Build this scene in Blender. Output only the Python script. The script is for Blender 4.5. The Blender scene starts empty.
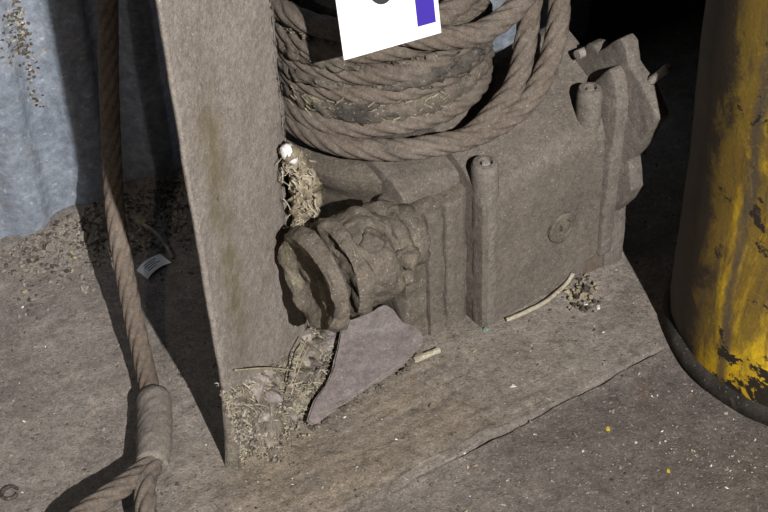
import bpy, bmesh, math, random
import numpy as np
from mathutils import Vector, Matrix, noise as mn

random.seed(7); rng = np.random.default_rng(7)
S = bpy.context.scene
C = S.collection
R = math.radians

# ---------------------------------------------------------------- camera
cam = bpy.data.cameras.new('camera')
cam.sensor_width = 36.0
cam.lens = 1350.0 / 768.0 * 36.0
cam.clip_start = 0.05
camo = bpy.data.objects.new('camera', cam); C.objects.link(camo)
th, roll = R(39.4), R(3.2)
fw = Vector((0, math.cos(th), -math.sin(th)))
up0 = Vector((1, 0, 0)).cross(fw)
rt = Vector((1, 0, 0)) * math.cos(roll) - up0 * math.sin(roll)
up = Vector((1, 0, 0)) * math.sin(roll) + up0 * math.cos(roll)
m = Matrix((rt, up, -fw)).transposed().to_4x4()
m.translation = Vector((0, -1.70, 1.3964))
camo.matrix_world = m
S.camera = camo

# ---------------------------------------------------------------- world, lights, exposure
w = bpy.data.worlds.new('world'); S.world = w; w.use_nodes = True
w.node_tree.nodes['Background'].inputs[0].default_value = (0.75, 0.85, 1.0, 1)
w.node_tree.nodes['Background'].inputs[1].default_value = 0.002

def spot(name, loc, target, energy, size, angle, col):
    l = bpy.data.lights.new(name, 'SPOT'); l.energy = energy; l.shadow_soft_size = size
    l.spot_size = R(angle); l.spot_blend = 1.0; l.color = col
    o = bpy.data.objects.new(name, l); C.objects.link(o); o.location = loc
    o.rotation_euler = (Vector(target) - Vector(loc)).to_track_quat('-Z', 'Y').to_euler()
    return o
spot('photo_flash', (0.80, -2.57, 1.97), (-0.26, 0.05, 0.15), 640, 0.018, 54, (1.0, 0.950, 0.915))
spot('weak_lamp', (-0.65, -1.75, 1.45), (-0.58, 0.05, 0.1), 18.0, 0.03, 42, (1.0, 0.86, 0.78))

S.view_settings.view_transform = 'Standard'
S.view_settings.look = 'None'
S.view_settings.gamma = 1.0
S.view_settings.use_curve_mapping = False
S.view_settings.exposure = 0.0

# ---------------------------------------------------------------- frames
# winch frame: a along its front, b away from the viewer, z up
WA = R(33.0)
U = Vector((math.cos(WA), math.sin(WA), 0)); V = Vector((-math.sin(WA), math.cos(WA), 0))
O = Vector((0.156, -0.18, 0))
WM = Matrix.Translation(O) @ Matrix.Rotation(WA, 4, 'Z')
DRUM = Vector((0.004, 0.254, 0))              # drum axis in the winch frame
DC = Vector((0.022, 0.030, 0))                # the same in the world

# ---------------------------------------------------------------- noise
_perm = rng.permutation(512)
_perm = np.concatenate([_perm, _perm])
_val = rng.random(512) * 2 - 1
def vnoise(x, y):
    xi = np.floor(x).astype(int); yi = np.floor(y).astype(int)
    xf = x - xi; yf = y - yi
    sx = xf * xf * (3 - 2 * xf); sy = yf * yf * (3 - 2 * yf)
    def h(i, j): return _val[_perm[(_perm[i & 511] + j) & 511]]
    a = h(xi, yi); b = h(xi + 1, yi); c = h(xi, yi + 1); d = h(xi + 1, yi + 1)
    return (a * (1 - sx) + b * sx) * (1 - sy) + (c * (1 - sx) + d * sx) * sy
def fbm(x, y, o=4):
    r = 0; a = 1.0; f = 1.0
    for _ in range(o):
        r = r + a * vnoise(x * f + 17.3 * f, y * f - 9.1 * f); a *= 0.5; f *= 2.03
    return r

SA = R(30.5)                                   # direction of the floor joint
SU = np.array([math.cos(SA), math.sin(SA)]); SV = np.array([-math.sin(SA), math.cos(SA)])
SO = np.array([0.018, -0.48])
def floor_h(x, y):
    x = np.asarray(x, float); y = np.asarray(y, float)
    h = 0.0045 * fbm(x * 5, y * 5, 3) + 0.0018 * fbm(x * 28, y * 28, 3)
    p = (x - SO[0]) * SU[0] + (y - SO[1]) * SU[1]
    q = (x - SO[0]) * SV[0] + (y - SO[1]) * SV[1]
    qc = 0.0045 * fbm(p * 14, p * 0 + 3.3, 5)
    q = q - qc
    fade = np.clip((p - 0.0) / 0.14, 0, 1) * np.clip((0.455 - p) / 0.03, 0, 1)
    wdt = 0.0024 * (0.5 + np.abs(fbm(p * 22, p * 0 + 8.1, 2)))
    h = h - fade * (0.004 + 0.008 * np.clip(0.5 + fbm(p * 30, p * 0 + 1.1, 2), 0, 1)) * np.exp(-(q / wdt) ** 2)
    h = h + fade * 0.004 / (1 + np.exp(-q / 0.004)) * np.exp(-np.clip(q, 0, 9) / 0.25)
    # wood-like gouges running along the joint on the worn apron
    win = np.clip((q + 0.03) / 0.05, 0, 1) * np.clip((0.26 - q) / 0.1, 0, 1) * np.clip((p + 0.30) / 0.15, 0, 1) * np.clip((0.42 - p) / 0.2, 0, 1)
    h = h + win * 0.0009 * fbm(p * 22, q * 150, 3)
    # heap of dirt along the foot of the sheet
    wq = (x + 0.643) * -math.sin(R(26.5)) + (y - 0.086) * math.cos(R(26.5))
    wp = (x + 0.643) * math.cos(R(26.5)) + (y - 0.086) * math.sin(R(26.5))
    h = h + 0.045 * np.exp(-(np.minimum(wq, 0) / 0.07) ** 2) * np.exp(-((wp - 0.24) / 0.15) ** 2) * (1 + 0.4 * fbm(x * 14, y * 14, 3))
    return h
def fz(x, y): return float(floor_h(x, y))

# ---------------------------------------------------------------- materials
class NT:
    def __init__(s, name):
        s.m = bpy.data.materials.new(name); s.m.use_nodes = True
        s.t = s.m.node_tree; s.b = s.t.nodes['Principled BSDF']
    def n(s, typ, **kw):
        n = s.t.nodes.new(typ)
        for k, v in kw.items(): setattr(n, k, v)
        return n
    def l(s, a, b): s.t.links.new(a, b)
    def coord(s, scale=(1, 1, 1), rot=0, kind='Object'):
        tc = s.n('ShaderNodeTexCoord'); mp = s.n('ShaderNodeMapping')
        mp.inputs['Scale'].default_value = scale; mp.inputs['Rotation'].default_value = (0, 0, rot)
        s.l(tc.outputs[kind], mp.inputs[0]); return mp.outputs[0]
    def noise(s, vec, scale, detail=5, rough=0.6, dist=0):
        n = s.n('ShaderNodeTexNoise'); n.inputs['Scale'].default_value = scale; n.inputs['Detail'].default_value = detail
        n.inputs['Roughness'].default_value = rough; n.inputs['Distortion'].default_value = dist
        s.l(vec, n.inputs['Vector']); return n.outputs['Fac']
    def ramp(s, fac, stops, interp='LINEAR'):
        r = s.n('ShaderNodeValToRGB'); r.color_ramp.interpolation = interp
        e = r.color_ramp.elements
        while len(e) < len(stops): e.new(0.5)
        for el, (p, c) in zip(e, stops):
            el.position = p; el.color = (c, c, c, 1) if isinstance(c, (int, float)) else (*c, 1)
        s.l(fac, r.inputs[0]); return r.outputs[0]
    def mix(s, fac, a, b, mode='MIX'):
        n = s.n('ShaderNodeMix', data_type='RGBA', blend_type=mode)
        for i, x in ((0, fac), (6, a), (7, b)):
            if hasattr(x, 'is_linked') or hasattr(x, 'links'): s.l(x, n.inputs[i])
            elif isinstance(x, (int, float)): n.inputs[i].default_value = x
            else: n.inputs[i].default_value = (*x, 1)
        return n.outputs[2]
    def math(s, op, a, b):
        n = s.n('ShaderNodeMath', operation=op)
        for i, x in ((0, a), (1, b)):
            if hasattr(x, 'links'): s.l(x, n.inputs[i])
            else: n.inputs[i].default_value = x
        return n.outputs[0]
    def bump(s, h, strength, dist, prev=None):
        n = s.n('ShaderNodeBump'); n.inputs['Strength'].default_value = strength; n.inputs['Distance'].default_value = dist
        s.l(h, n.inputs['Height'])
        if prev is not None: s.l(prev, n.inputs['Normal'])
        return n.outputs[0]
    def done(s, col, normal=None, rough=0.95, spec=0.12, metal=0.0):
        if hasattr(col, 'links'): s.l(col, s.b.inputs['Base Color'])
        else: s.b.inputs['Base Color'].default_value = (*col, 1)
        if normal is not None: s.l(normal, s.b.inputs['Normal'])
        s.b.inputs['Roughness'].default_value = rough; s.b.inputs['Specular IOR Level'].default_value = spec
        s.b.inputs['Metallic'].default_value = metal
        return s.m

def dusty(name, c1, c2, big=9, fine=320, bump=0.5, specks=0.35, patch=None, pscale=7, plo=0.56, phi=0.66, rough=0.95, extra=None, grain=0.7):
    t = NT(name); v = t.coord()
    col = t.ramp(t.noise(v, big, 6, 0.65), [(0.32, c1), (0.68, c2)])
    if patch: col = t.mix(t.ramp(t.noise(v, pscale, 7, 0.7, 0.6), [(plo, 0.0), (phi, 1.0)]), col, patch)
    f = t.noise(v, fine, 4, 0.75)
    col = t.mix(grain, col, t.ramp(f, [(0.34, 0.60), (0.66, 1.40)]), 'MULTIPLY')
    col = t.mix(0.6, col, t.ramp(t.noise(v, fine * 0.28, 5, 0.7), [(0.35, 0.65), (0.65, 1.3)]), 'MULTIPLY')
    sp = t.ramp(t.noise(v, fine * 0.9, 1, 0.5), [(0.70, 0.0), (0.735, specks)])
    col = t.mix(sp, col, (0.55, 0.52, 0.46))
    n = t.bump(t.noise(v, 70, 5, 0.7), bump, 0.004)
    n = t.bump(f, bump, 0.0022, n)
    if extra: col = extra(t, v, col)
    return t.done(col, n, rough)

M = {}
def lin(r, g, b):
    f = lambda c: (c / 255 / 12.92) if c < 10 else ((c / 255 + 0.055) / 1.055) ** 2.4
    return (f(r), f(g), f(b))

def mat_floor():
    t = NT('dusty_concrete_floor'); v = t.coord()
    base = t.ramp(t.noise(v, 4.5, 7, 0.65), [(0.3, (0.190, 0.168, 0.147)), (0.52, (0.248, 0.222, 0.197)), (0.75, (0.295, 0.269, 0.241))])
    # streaky worn apron in front of the winch
    vs = t.coord((1, 1, 1), -SA)
    sx = t.n('ShaderNodeMapping'); sx.inputs['Scale'].default_value = (7, 70, 7); t.l(vs, sx.inputs[0])
    streak = t.noise(sx.outputs[0], 1.0, 6, 0.7, 0.4)
    sepc = t.n('ShaderNodeSeparateXYZ'); t.l(vs, sepc.inputs[0])
    qy = t.math('SUBTRACT', sepc.outputs[1], float(SO @ SV))
    px = t.math('SUBTRACT', sepc.outputs[0], float(SO @ SU))
    w1 = t.ramp(qy, [(0.0, 0.0), (0.03, 1.0), (0.17, 0.8), (0.24, 0.0)])
    pxs = t.math('ADD', px, 0.5)
    w2 = t.ramp(pxs, [(0.18, 0.0), (0.34, 1.0), (0.62, 0.8), (0.85, 0.1)])
    wn = t.noise(v, 6, 5, 0.7, 0.3)
    win = t.math('MULTIPLY', t.math('MULTIPLY', w1, w2), t.ramp(wn, [(0.25, 0.35), (0.6, 1.0)]))
    scol = t.ramp(streak, [(0.28, (0.135, 0.117, 0.104)), (0.44, (0.215, 0.183, 0.142)), (0.58, (0.255, 0.212, 0.152)), (0.74, (0.330, 0.290, 0.228))])
    base = t.mix(win, base, scol)
    # the slab on the near side of the joint is a darker concrete, fading into the dust on the left
    edge = t.math('ADD', qy, t.math('MULTIPLY', t.noise(v, 9, 6, 0.7), 0.10))
    near = t.ramp(t.math('ADD', edge, 0.40), [(0.42, 1.0), (0.47, 0.0)])
    reach = t.ramp(t.math('ADD', pxs, t.math('MULTIPLY', t.noise(v, 5, 5, 0.7), 0.25)), [(0.50, 0.0), (0.85, 1.0)])
    base = t.mix(t.math('MULTIPLY', t.math('MULTIPLY', near, reach), 0.85), base, (0.118, 0.102, 0.092))
    # reddish smears, dark oily blotches
    base = t.mix(t.ramp(t.noise(v, 11, 3, 0.6, 0.4), [(0.68, 0.0), (0.76, 0.32)]), base, (0.245, 0.135, 0.07))
    base = t.mix(t.ramp(t.noise(v, 15, 6, 0.72, 0.5), [(0.60, 0.0), (0.72, 0.55)]), base, (0.085, 0.073, 0.065))
    f = t.noise(v, 330, 4, 0.75); g = t.noise(v, 110, 4, 0.7)
    base = t.mix(0.65, base, t.ramp(f, [(0.34, 0.60), (0.66, 1.45)]), 'MULTIPLY')
    base = t.mix(0.6, base, t.ramp(t.noise(v, 28, 5, 0.65, 0.3), [(0.33, 0.70), (0.67, 1.30)]), 'MULTIPLY')
    base = t.mix(0.6, base, t.ramp(g, [(0.36, 0.68), (0.64, 1.32)]), 'MULTIPLY')
    base = t.mix(t.ramp(t.noise(v, 250, 1, 0.5), [(0.675, 0.0), (0.71, 0.55)]), base, (0.44, 0.41, 0.37))
    base = t.mix(t.ramp(t.noise(v, 170, 1, 0.5), [(0.28, 0.7), (0.32, 0.0)]), base, (0.07, 0.06, 0.052))
    n = t.bump(t.noise(v, 60, 8, 0.75), 0.7, 0.007)
    n = t.bump(streak, 0.25, 0.002, n)
    n = t.bump(f, 0.7, 0.0026, n)
    return t.done(base, n, 0.96, 0.1)
M['floor'] = mat_floor()

def mat_sheet():
    t = NT('galvanised_sheet'); v = t.coord()
    col = t.ramp(t.noise(v, 7, 7, 0.7), [(0.3, (0.195, 0.232, 0.290)), (0.55, (0.275, 0.320, 0.385)), (0.75, (0.36, 0.40, 0.45))])
    vs = t.coord((30, 30, 2.2))
    col = t.mix(t.ramp(t.noise(vs, 1, 5, 0.6), [(0.5, 0.0), (0.75, 0.45)]), col, (0.23, 0.255, 0.29))
    col = t.mix(t.ramp(t.noise(v, 22, 7, 0.75, 0.5), [(0.55, 0.0), (0.66, 0.6)]), col, (0.25, 0.235, 0.205))
    col = t.mix(t.ramp(t.noise(v, 90, 5, 0.75), [(0.58, 0.0), (0.66, 0.6)]), col, (0.58, 0.61, 0.63))
    col = t.mix(0.7, col, t.ramp(t.noise(v, 60, 6, 0.75), [(0.36, 0.55), (0.64, 1.35)]), 'MULTIPLY')
    n = t.bump(t.noise(v, 35, 5, 0.7), 0.35, 0.006)
    n = t.bump(t.noise(v, 240, 3, 0.7), 0.3, 0.0015, n)
    return t.done(col, n, 0.62, 0.3, 0.15)
M['sheet'] = mat_sheet()
M['far'] = dusty('dark_far_wall', (0.035, 0.032, 0.03), (0.06, 0.055, 0.05), specks=0.0)  # plain dark tone for the wall that closes the background
def post_stain(t, v, col):                       # a long greenish-brown run-off stain down the plate
    mp = t.n('ShaderNodeMapping'); mp.inputs['Rotation'].default_value = (0, 0, -R(66.2)); t.l(v, mp.inputs[0])
    sp = t.n('ShaderNodeSeparateXYZ'); t.l(mp.outputs[0], sp.inputs[0])
    wob = t.math('MULTIPLY', t.noise(v, 14, 4, 0.6), 0.05)
    a = t.ramp(t.math('ADD', sp.outputs[0], wob), [(0.045, 0.0), (0.075, 1.0), (0.095, 1.0), (0.125, 0.0)])
    b = t.ramp(sp.outputs[2], [(0.12, 0.2), (0.25, 1.0), (0.52, 1.0), (0.66, 0.0)])
    k = t.math('MULTIPLY', t.math('MULTIPLY', a, b), t.ramp(t.noise(v, 30, 6, 0.75), [(0.4, 0.15), (0.6, 0.85)]))
    return t.mix(k, col, (0.130, 0.112, 0.066))
M['post'] = dusty('dusty_post_steel', (0.200, 0.178, 0.156), (0.252, 0.228, 0.203), 8, 340, 0.5, 0.5, (0.175, 0.152, 0.120), 6.5, 0.58, 0.72, extra=post_stain)
M['cast'] = dusty('dusty_casting', (0.118, 0.103, 0.088), (0.160, 0.141, 0.121), 10, 330, 0.5, 0.35, (0.140, 0.105, 0.080), 8, 0.60, 0.72)
M['castlight'] = dusty('pale_dusty_casting', (0.138, 0.123, 0.107), (0.185, 0.166, 0.146), 12, 330, 0.5, 0.35, (0.215, 0.150, 0.105), 10, 0.64, 0.74)
M['caked'] = dusty('caked_dust', (0.104, 0.089, 0.072), (0.162, 0.142, 0.116), 16, 300, 0.9, 0.4, (0.235, 0.215, 0.145), 12, 0.58, 0.70)
M['grease'] = dusty('greasy_dirt', (0.055, 0.050, 0.045), (0.115, 0.104, 0.090), 22, 260, 0.9, 0.4, (0.17, 0.155, 0.125), 26, 0.58, 0.66)
M['rope'] = dusty('dusty_rusty_wire', (0.112, 0.091, 0.073), (0.172, 0.147, 0.123), 14, 420, 0.6, 0.3, (0.110, 0.098, 0.085), 18, 0.57, 0.68)
M['cable'] = dusty('brown_cable', (0.118, 0.091, 0.071), (0.180, 0.150, 0.123), 8, 420, 0.5, 0.2)
M['ferrule'] = dusty('dusty_sleeve', (0.165, 0.146, 0.126), (0.205, 0.184, 0.160), 18, 360, 0.35, 0.2)
M['slab'] = dusty('smooth_violet_grey_plate', (0.180, 0.156, 0.148), (0.235, 0.209, 0.202), 11, 380, 0.4, 0.3, (0.17, 0.12, 0.10), 9, 0.60, 0.72, grain=0.6)
M['stone'] = dusty('grey_rubble', (0.185, 0.165, 0.142), (0.325, 0.298, 0.262), 25, 300, 0.6, 0.4)
M['mound'] = dusty('packed_rubble', (0.120, 0.104, 0.086), (0.245, 0.220, 0.186), 45, 280, 0.9, 0.5, (0.30, 0.27, 0.20), 38, 0.54, 0.62)
M['chalk'] = dusty('white_crumb', (0.52, 0.50, 0.46), (0.66, 0.64, 0.60), 40, 300, 0.4, 0.2)
M['ochre'] = dusty('ochre_rubble', (0.250, 0.205, 0.140), (0.380, 0.330, 0.230), 40, 300, 0.5, 0.4)
M['dark'] = dusty('dark_crumb', (0.050, 0.045, 0.040), (0.100, 0.088, 0.076), 40, 300, 0.6, 0.2)
M['straw'] = dusty('dry_straw', (0.300, 0.270, 0.200), (0.450, 0.415, 0.330), 60, 300, 0.3, 0.2)
M['strawdull'] = dusty('dull_straw', (0.215, 0.190, 0.135), (0.335, 0.300, 0.215), 60, 300, 0.3, 0.2)
M['fibre'] = dusty('mineral_fibre', (0.150, 0.122, 0.082), (0.330, 0.292, 0.215), 50, 300, 0.7, 0.5)
M['whitefibre'] = dusty('white_fibre', (0.62, 0.62, 0.60), (0.78, 0.78, 0.76), 50, 300, 0.4, 0.2)
M['bolt'] = dusty('dusty_bolt', (0.210, 0.190, 0.168), (0.290, 0.265, 0.235), 30, 340, 0.4, 0.3)
M['twig'] = dusty('grey_twig', (0.22, 0.185, 0.14), (0.32, 0.275, 0.215), 40, 300, 0.4, 0.1)
M['yellowchip'] = NT('yellow_paint_chip').done((0.55, 0.40, 0.03), None, 0.7, 0.3)
M['verdigris'] = dusty('green_crumb', (0.12, 0.19, 0.16), (0.20, 0.28, 0.24), 40, 300, 0.4, 0.2)

def mat_yellow():
    t = NT('chipped_yellow_paint'); v = t.coord()
    yel = t.ramp(t.noise(v, 6, 5, 0.6), [(0.3, (0.60, 0.37, 0.012)), (0.7, (0.84, 0.57, 0.018))])
    dirt = (0.030, 0.024, 0.019); brown = (0.105, 0.068, 0.024)
    vs = t.coord((1, 1, 0.45))
    sep = t.n('ShaderNodeSeparateXYZ'); t.l(v, sep.inputs[0])
    hz = t.ramp(sep.outputs[2], [(0.0, 0.0), (0.07, 0.0), (0.45, 1.0)])     # scuffed brown film is thicker higher up, where hands and hoses rub
    film_shade = t.noise(vs, 9, 8, 0.72, 0.8)
    film_shade = t.math('ADD', film_shade, t.math('MULTIPLY', hz, 0.18))
    # shade painted onto the side turned from the flash, ragged at its edge
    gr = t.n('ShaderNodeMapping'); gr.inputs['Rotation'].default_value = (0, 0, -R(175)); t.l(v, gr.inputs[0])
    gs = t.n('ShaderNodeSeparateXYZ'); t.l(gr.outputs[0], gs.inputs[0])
    side_shade = t.ramp(gs.outputs[0], [(0.190, 0.0), (0.224, 0.42)])
    film_shade = t.math('ADD', film_shade, side_shade)  # painted shade thickens the brown film here
    col = t.mix(t.ramp(film_shade, [(0.49, 0.0), (0.67, 0.85)]), yel, brown)
    # upright scraped smears and one long rubbed streak
    sm_ = t.noise(t.coord((34, 34, 7)), 1.0, 6, 0.7, 0.6)
    col = t.mix(t.ramp(sm_, [(0.52, 0.0), (0.64, 0.75)]), col, (0.085, 0.062, 0.034))
    st = t.n('ShaderNodeMapping'); st.inputs['Rotation'].default_value = (0, 0, -R(213.5)); t.l(v, st.inputs[0])
    ss = t.n('ShaderNodeSeparateXYZ'); t.l(st.outputs[0], ss.inputs[0])
    sy = t.math('ADD', ss.outputs[1], t.math('MULTIPLY', t.noise(vs, 16, 5, 0.65), 0.045))
    streak = t.math('MULTIPLY', t.ramp(sy, [(0.010, 0.0), (0.017, 0.85), (0.027, 0.85), (0.036, 0.0)]), t.ramp(ss.outputs[0], [(0.0, 0.0), (0.1, 1.0)]))
    col = t.mix(streak, col, (0.090, 0.070, 0.050))
    swirl = t.noise(t.coord((1, 1, 0.8)), 13, 3, 0.5, 2.2)
    sw = t.ramp(swirl, [(0.485, 0.0), (0.50, 0.22), (0.515, 0.0)])
    col = t.mix(sw, col, (0.42, 0.285, 0.055))
    chips = t.noise(v, 17, 7, 0.68, 0.5)
    low = t.ramp(sep.outputs[2], [(0.03, 0.15), (0.13, 0.0)])                # paint knocked off near the floor
    chips = t.math('ADD', chips, low)
    col = t.mix(t.ramp(chips, [(0.60, 0.0), (0.625, 1.0)]), col, dirt)
    grime_shade = t.math('ADD', t.noise(v, 12, 7, 0.7, 0.5), side_shade)  # random dirt blotches plus the painted shade
    col = t.mix(t.ramp(grime_shade, [(0.68, 0.0), (0.82, 0.9)]), col, dirt)
    f = t.noise(v, 200, 4, 0.7)
    col = t.mix(0.5, col, t.ramp(f, [(0.3, 0.6), (0.7, 1.3)]), 'MULTIPLY')
    n = t.bump(chips, 0.35, 0.004); n = t.bump(f, 0.25, 0.0015, n)
    return t.done(col, n, 0.62, 0.3)
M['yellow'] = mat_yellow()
M['black'] = dusty('black_rubbed_steel', (0.020, 0.018, 0.016), (0.050, 0.044, 0.038), 20, 260, 0.4, 0.25, (0.085, 0.075, 0.063), 14, 0.6, 0.72, 0.75)
M['card'] = NT('white_card').done((0.88, 0.88, 0.90), None, 0.6, 0.3)
M['blue'] = NT('violet_print').done((0.040, 0.020, 0.30), None, 0.6, 0.3)
M['ink'] = NT('black_ink').done((0.03, 0.03, 0.035), None, 0.6, 0.3)
M['paper'] = NT('soiled_paper').done((0.86, 0.87, 0.86), None, 0.8, 0.2)
M['greyink'] = NT('grey_print').done((0.22, 0.23, 0.24), None, 0.8, 0.2)

# ---------------------------------------------------------------- mesh helpers
def link(name, me, mat, parent=None, mw=None):
    o = bpy.data.objects.new(name, me); C.objects.link(o)
    if mat is not None and len(me.materials) == 0: me.materials.append(M[mat])
    if mw is not None: o.matrix_world = mw
    if parent is not None:
        o.parent = parent
    return o
def bmobj(name, bm, mat, parent=None, smooth=None):
    bmesh.ops.recalc_face_normals(bm, faces=bm.faces)
    me = bpy.data.meshes.new(name); bm.to_mesh(me); bm.free()
    if smooth is not None:
        me.shade_smooth() if smooth >= 180 else me.set_sharp_from_angle(angle=R(smooth))
    return link(name, me, mat, parent)
def pyobj(name, vs, fs, mat, parent=None, smooth=False):
    me = bpy.data.meshes.new(name)
    me.from_pydata([tuple(map(float, v)) for v in vs], [], [tuple(map(int, f)) for f in fs]); me.update()
    if smooth: me.shade_smooth()
    return link(name, me, mat, parent)
def empty(name, loc=(0, 0, 0), rz=0):
    o = bpy.data.objects.new(name, None); o.empty_display_size = 0.05; C.objects.link(o)
    o.location = loc; o.rotation_euler = (0, 0, rz); return o
def tag(o, label=None, cat=None, group=None, kind=None):
    if label: o['label'] = label
    if cat: o['category'] = cat
    if group: o['group'] = group
    if kind: o['kind'] = kind
    return o
def rough(bm, amp, scale, seed=0.0, amp2=0.0, scale2=60):
    bm.normal_update()
    mv = []
    for vt in bm.verts:
        p = vt.co * scale + Vector((seed, seed * 1.7, -seed))
        d = mn.fractal(p, 0.9, 2.0, 4) * amp
        if amp2: d += mn.fractal(vt.co * scale2 + Vector((seed, 3, 1)), 0.9, 2.0, 3) * amp2
        mv.append(vt.normal * d)
    for vt, d in zip(bm.verts, mv): vt.co += d
def subdiv_to(bm, length, maxit=6):
    for _ in range(maxit):
        es = [e for e in bm.edges if e.calc_length() > length]
        if not es: break
        bmesh.ops.subdivide_edges(bm, edges=es, cuts=1, use_grid_fill=True)
    bmesh.ops.triangulate(bm, faces=[f for f in bm.faces if len(f.verts) > 4])
def box(lo, hi, bev=0.0, seg=2):
    bm = bmesh.new(); bmesh.ops.create_cube(bm, size=1)
    lo, hi = Vector(lo), Vector(hi)
    for vt in bm.verts:
        vt.co = Vector([lo[i] + (vt.co[i] + 0.5) * (hi[i] - lo[i]) for i in range(3)])
    if bev: bmesh.ops.bevel(bm, geom=bm.edges[:], offset=bev, segments=seg, affect='EDGES', profile=0.5)
    return bm
def prism(poly, lo, hi, axis=0, bev=0.0):
    """poly in the two other axes, pushed along axis from lo to hi"""
    bm = bmesh.new()
    def mk(p, t):
        c = list(p); c.insert(axis, t); return bm.verts.new(c)
    A = [mk(p, lo) for p in poly]; B = [mk(p, hi) for p in poly]
    bm.faces.new(A); bm.faces.new(B[::-1])
    n = len(poly)
    for i in range(n): bm.faces.new((A[i], B[i], B[(i + 1) % n], A[(i + 1) % n]))
    bmesh.ops.recalc_face_normals(bm, faces=bm.faces)
    if bev: bmesh.ops.bevel(bm, geom=bm.edges[:], offset=bev, segments=2, affect='EDGES', profile=0.5)
    return bm
def lathe(prof, n=48, origin=(0, 0, 0), axis='z', cap=True):
    """prof: (r, t) pairs along the axis"""
    bm = bmesh.new(); rings = []
    ox, oy, oz = origin
    for r, t in prof:
        ring = []
        for k in range(n):
            c, s = math.cos(2 * math.pi * k / n) * r, math.sin(2 * math.pi * k / n) * r
            p = (ox + c, oy + s, oz + t) if axis == 'z' else (ox + t, oy + c, oz + s) if axis == 'x' else (ox + s, oy + t, oz + c)
            ring.append(bm.verts.new(p))
        rings.append(ring)
    for A, B in zip(rings, rings[1:]):
        for k in range(n): bm.faces.new((A[k], A[(k + 1) % n], B[(k + 1) % n], B[k]))
    if cap:
        bm.faces.new(rings[0][::-1]); bm.faces.new(rings[-1])
    return bm
def catmull(pts, step):
    P = [Vector(p) for p in pts]; P = [P[0] * 2 - P[1]] + P + [P[-1] * 2 - P[-2]]
    out = []
    for i in range(1, len(P) - 2):
        n = max(2, int((P[i + 1] - P[i]).length / step))
        for k in range(n):
            t = k / n
            out.append(0.5 * ((2 * P[i]) + (P[i + 1] - P[i - 1]) * t + (2 * P[i - 1] - 5 * P[i] + 4 * P[i + 1] - P[i + 2]) * t * t
                              + (3 * P[i] - P[i - 1] - 3 * P[i + 1] + P[i + 2]) * t ** 3))
    out.append(P[-2]); return out
def sweep(path, rad, nseg=24, lobes=0, depth=0.16, lay=0.18, jitter=0.0, seed=0.0, taper=None):
    """tube along a path; with lobes its section is that of a stranded rope, twisted along the lay"""
    P = [Vector(p) for p in path]; n = len(P)
    T = [(P[min(i + 1, n - 1)] - P[max(i - 1, 0)]).normalized() for i in range(n)]
    a = T[0].orthogonal().normalized(); vs = []; fs = []; s = 0.0
    for i in range(n):
        if i:
            q = T[i - 1].rotation_difference(T[i]); a = q @ a; s += (P[i] - P[i - 1]).length
        a = (a - T[i] * a.dot(T[i])).normalized(); b = T[i].cross(a)
        tw = 2 * math.pi * s / lay
        rr = rad * (taper(i / (n - 1)) if taper else 1.0)
        for k in range(nseg):
            ph = 2 * math.pi * k / nseg
            r = rr
            if lobes:
                x = (ph * lobes / (2 * math.pi)) % 1.0
                r = rr * (1 - depth * (2 * abs(x - 0.5)) ** 2.4)
            if jitter:
                r += jitter * mn.noise(Vector((s * 60 + seed, math.cos(ph) * 2, math.sin(ph) * 2)))
            vs.append(P[i] + (a * math.cos(ph + tw) + b * math.sin(ph + tw)) * r)
    for i in range(n - 1):
        for k in range(nseg):
            fs.append((i * nseg + k, i * nseg + (k + 1) % nseg, (i + 1) * nseg + (k + 1) % nseg, (i + 1) * nseg + k))
    fs.append(tuple(range(nseg))[::-1]); fs.append(tuple(range((n - 1) * nseg, n * nseg)))
    return vs, fs

# crumbs: a few convex lumps reused everywhere
def lump(seed, n=16, flat=1.0):
    r = random.Random(seed); bm = bmesh.new()
    for _ in range(n):
        d = Vector((r.gauss(0, 1), r.gauss(0, 1), r.gauss(0, 1))).normalized() * r.uniform(0.75, 1.0)
        bm.verts.new((d.x, d.y * r.uniform(0.8, 1), d.z * flat))
    res = bmesh.ops.convex_hull(bm, input=bm.verts[:])
    for g in set(res['geom_interior']) | set(res['geom_unused']):
        if isinstance(g, bmesh.types.BMVert) and g.is_valid: bm.verts.remove(g)
    bmesh.ops.recalc_face_normals(bm, faces=bm.faces)
    return bm
LUMPS = []
for k in range(10):
    b_ = lump(100 + k, 13 + k % 4, 0.45 + 0.06 * k)
    b_.verts.index_update()
    LUMPS.append((np.array([v.co[:] for v in b_.verts]), [tuple(v.index for v in f.verts) for f in b_.faces])); b_.free()
def rotm(r=random):
    return np.array(Matrix.Rotation(r.uniform(0, 6.28), 3, 'Z') @ Matrix.Rotation(r.gauss(0, 0.35), 3, 'X') @ Matrix.Rotation(r.gauss(0, 0.35), 3, 'Y'))
def heap(name, items, mat, parent=None):
    """items: (x, y, z, size) -> crumbs joined in one mesh"""
    vs = []; fs = []; o = 0
    for (x, y, z, s) in items:
        lv, lf = LUMPS[random.randrange(len(LUMPS))]
        q = (lv * np.array([s * random.uniform(0.8, 1.5), s * random.uniform(0.6, 1.0), s * random.uniform(0.6, 1.0)])) @ rotm().T + np.array([x, y, z])
        vs.append(q); fs += [tuple(i + o for i in f) for f in lf]; o += len(lv)
    return pyobj(name, np.concatenate(vs), fs, mat, parent)
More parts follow.
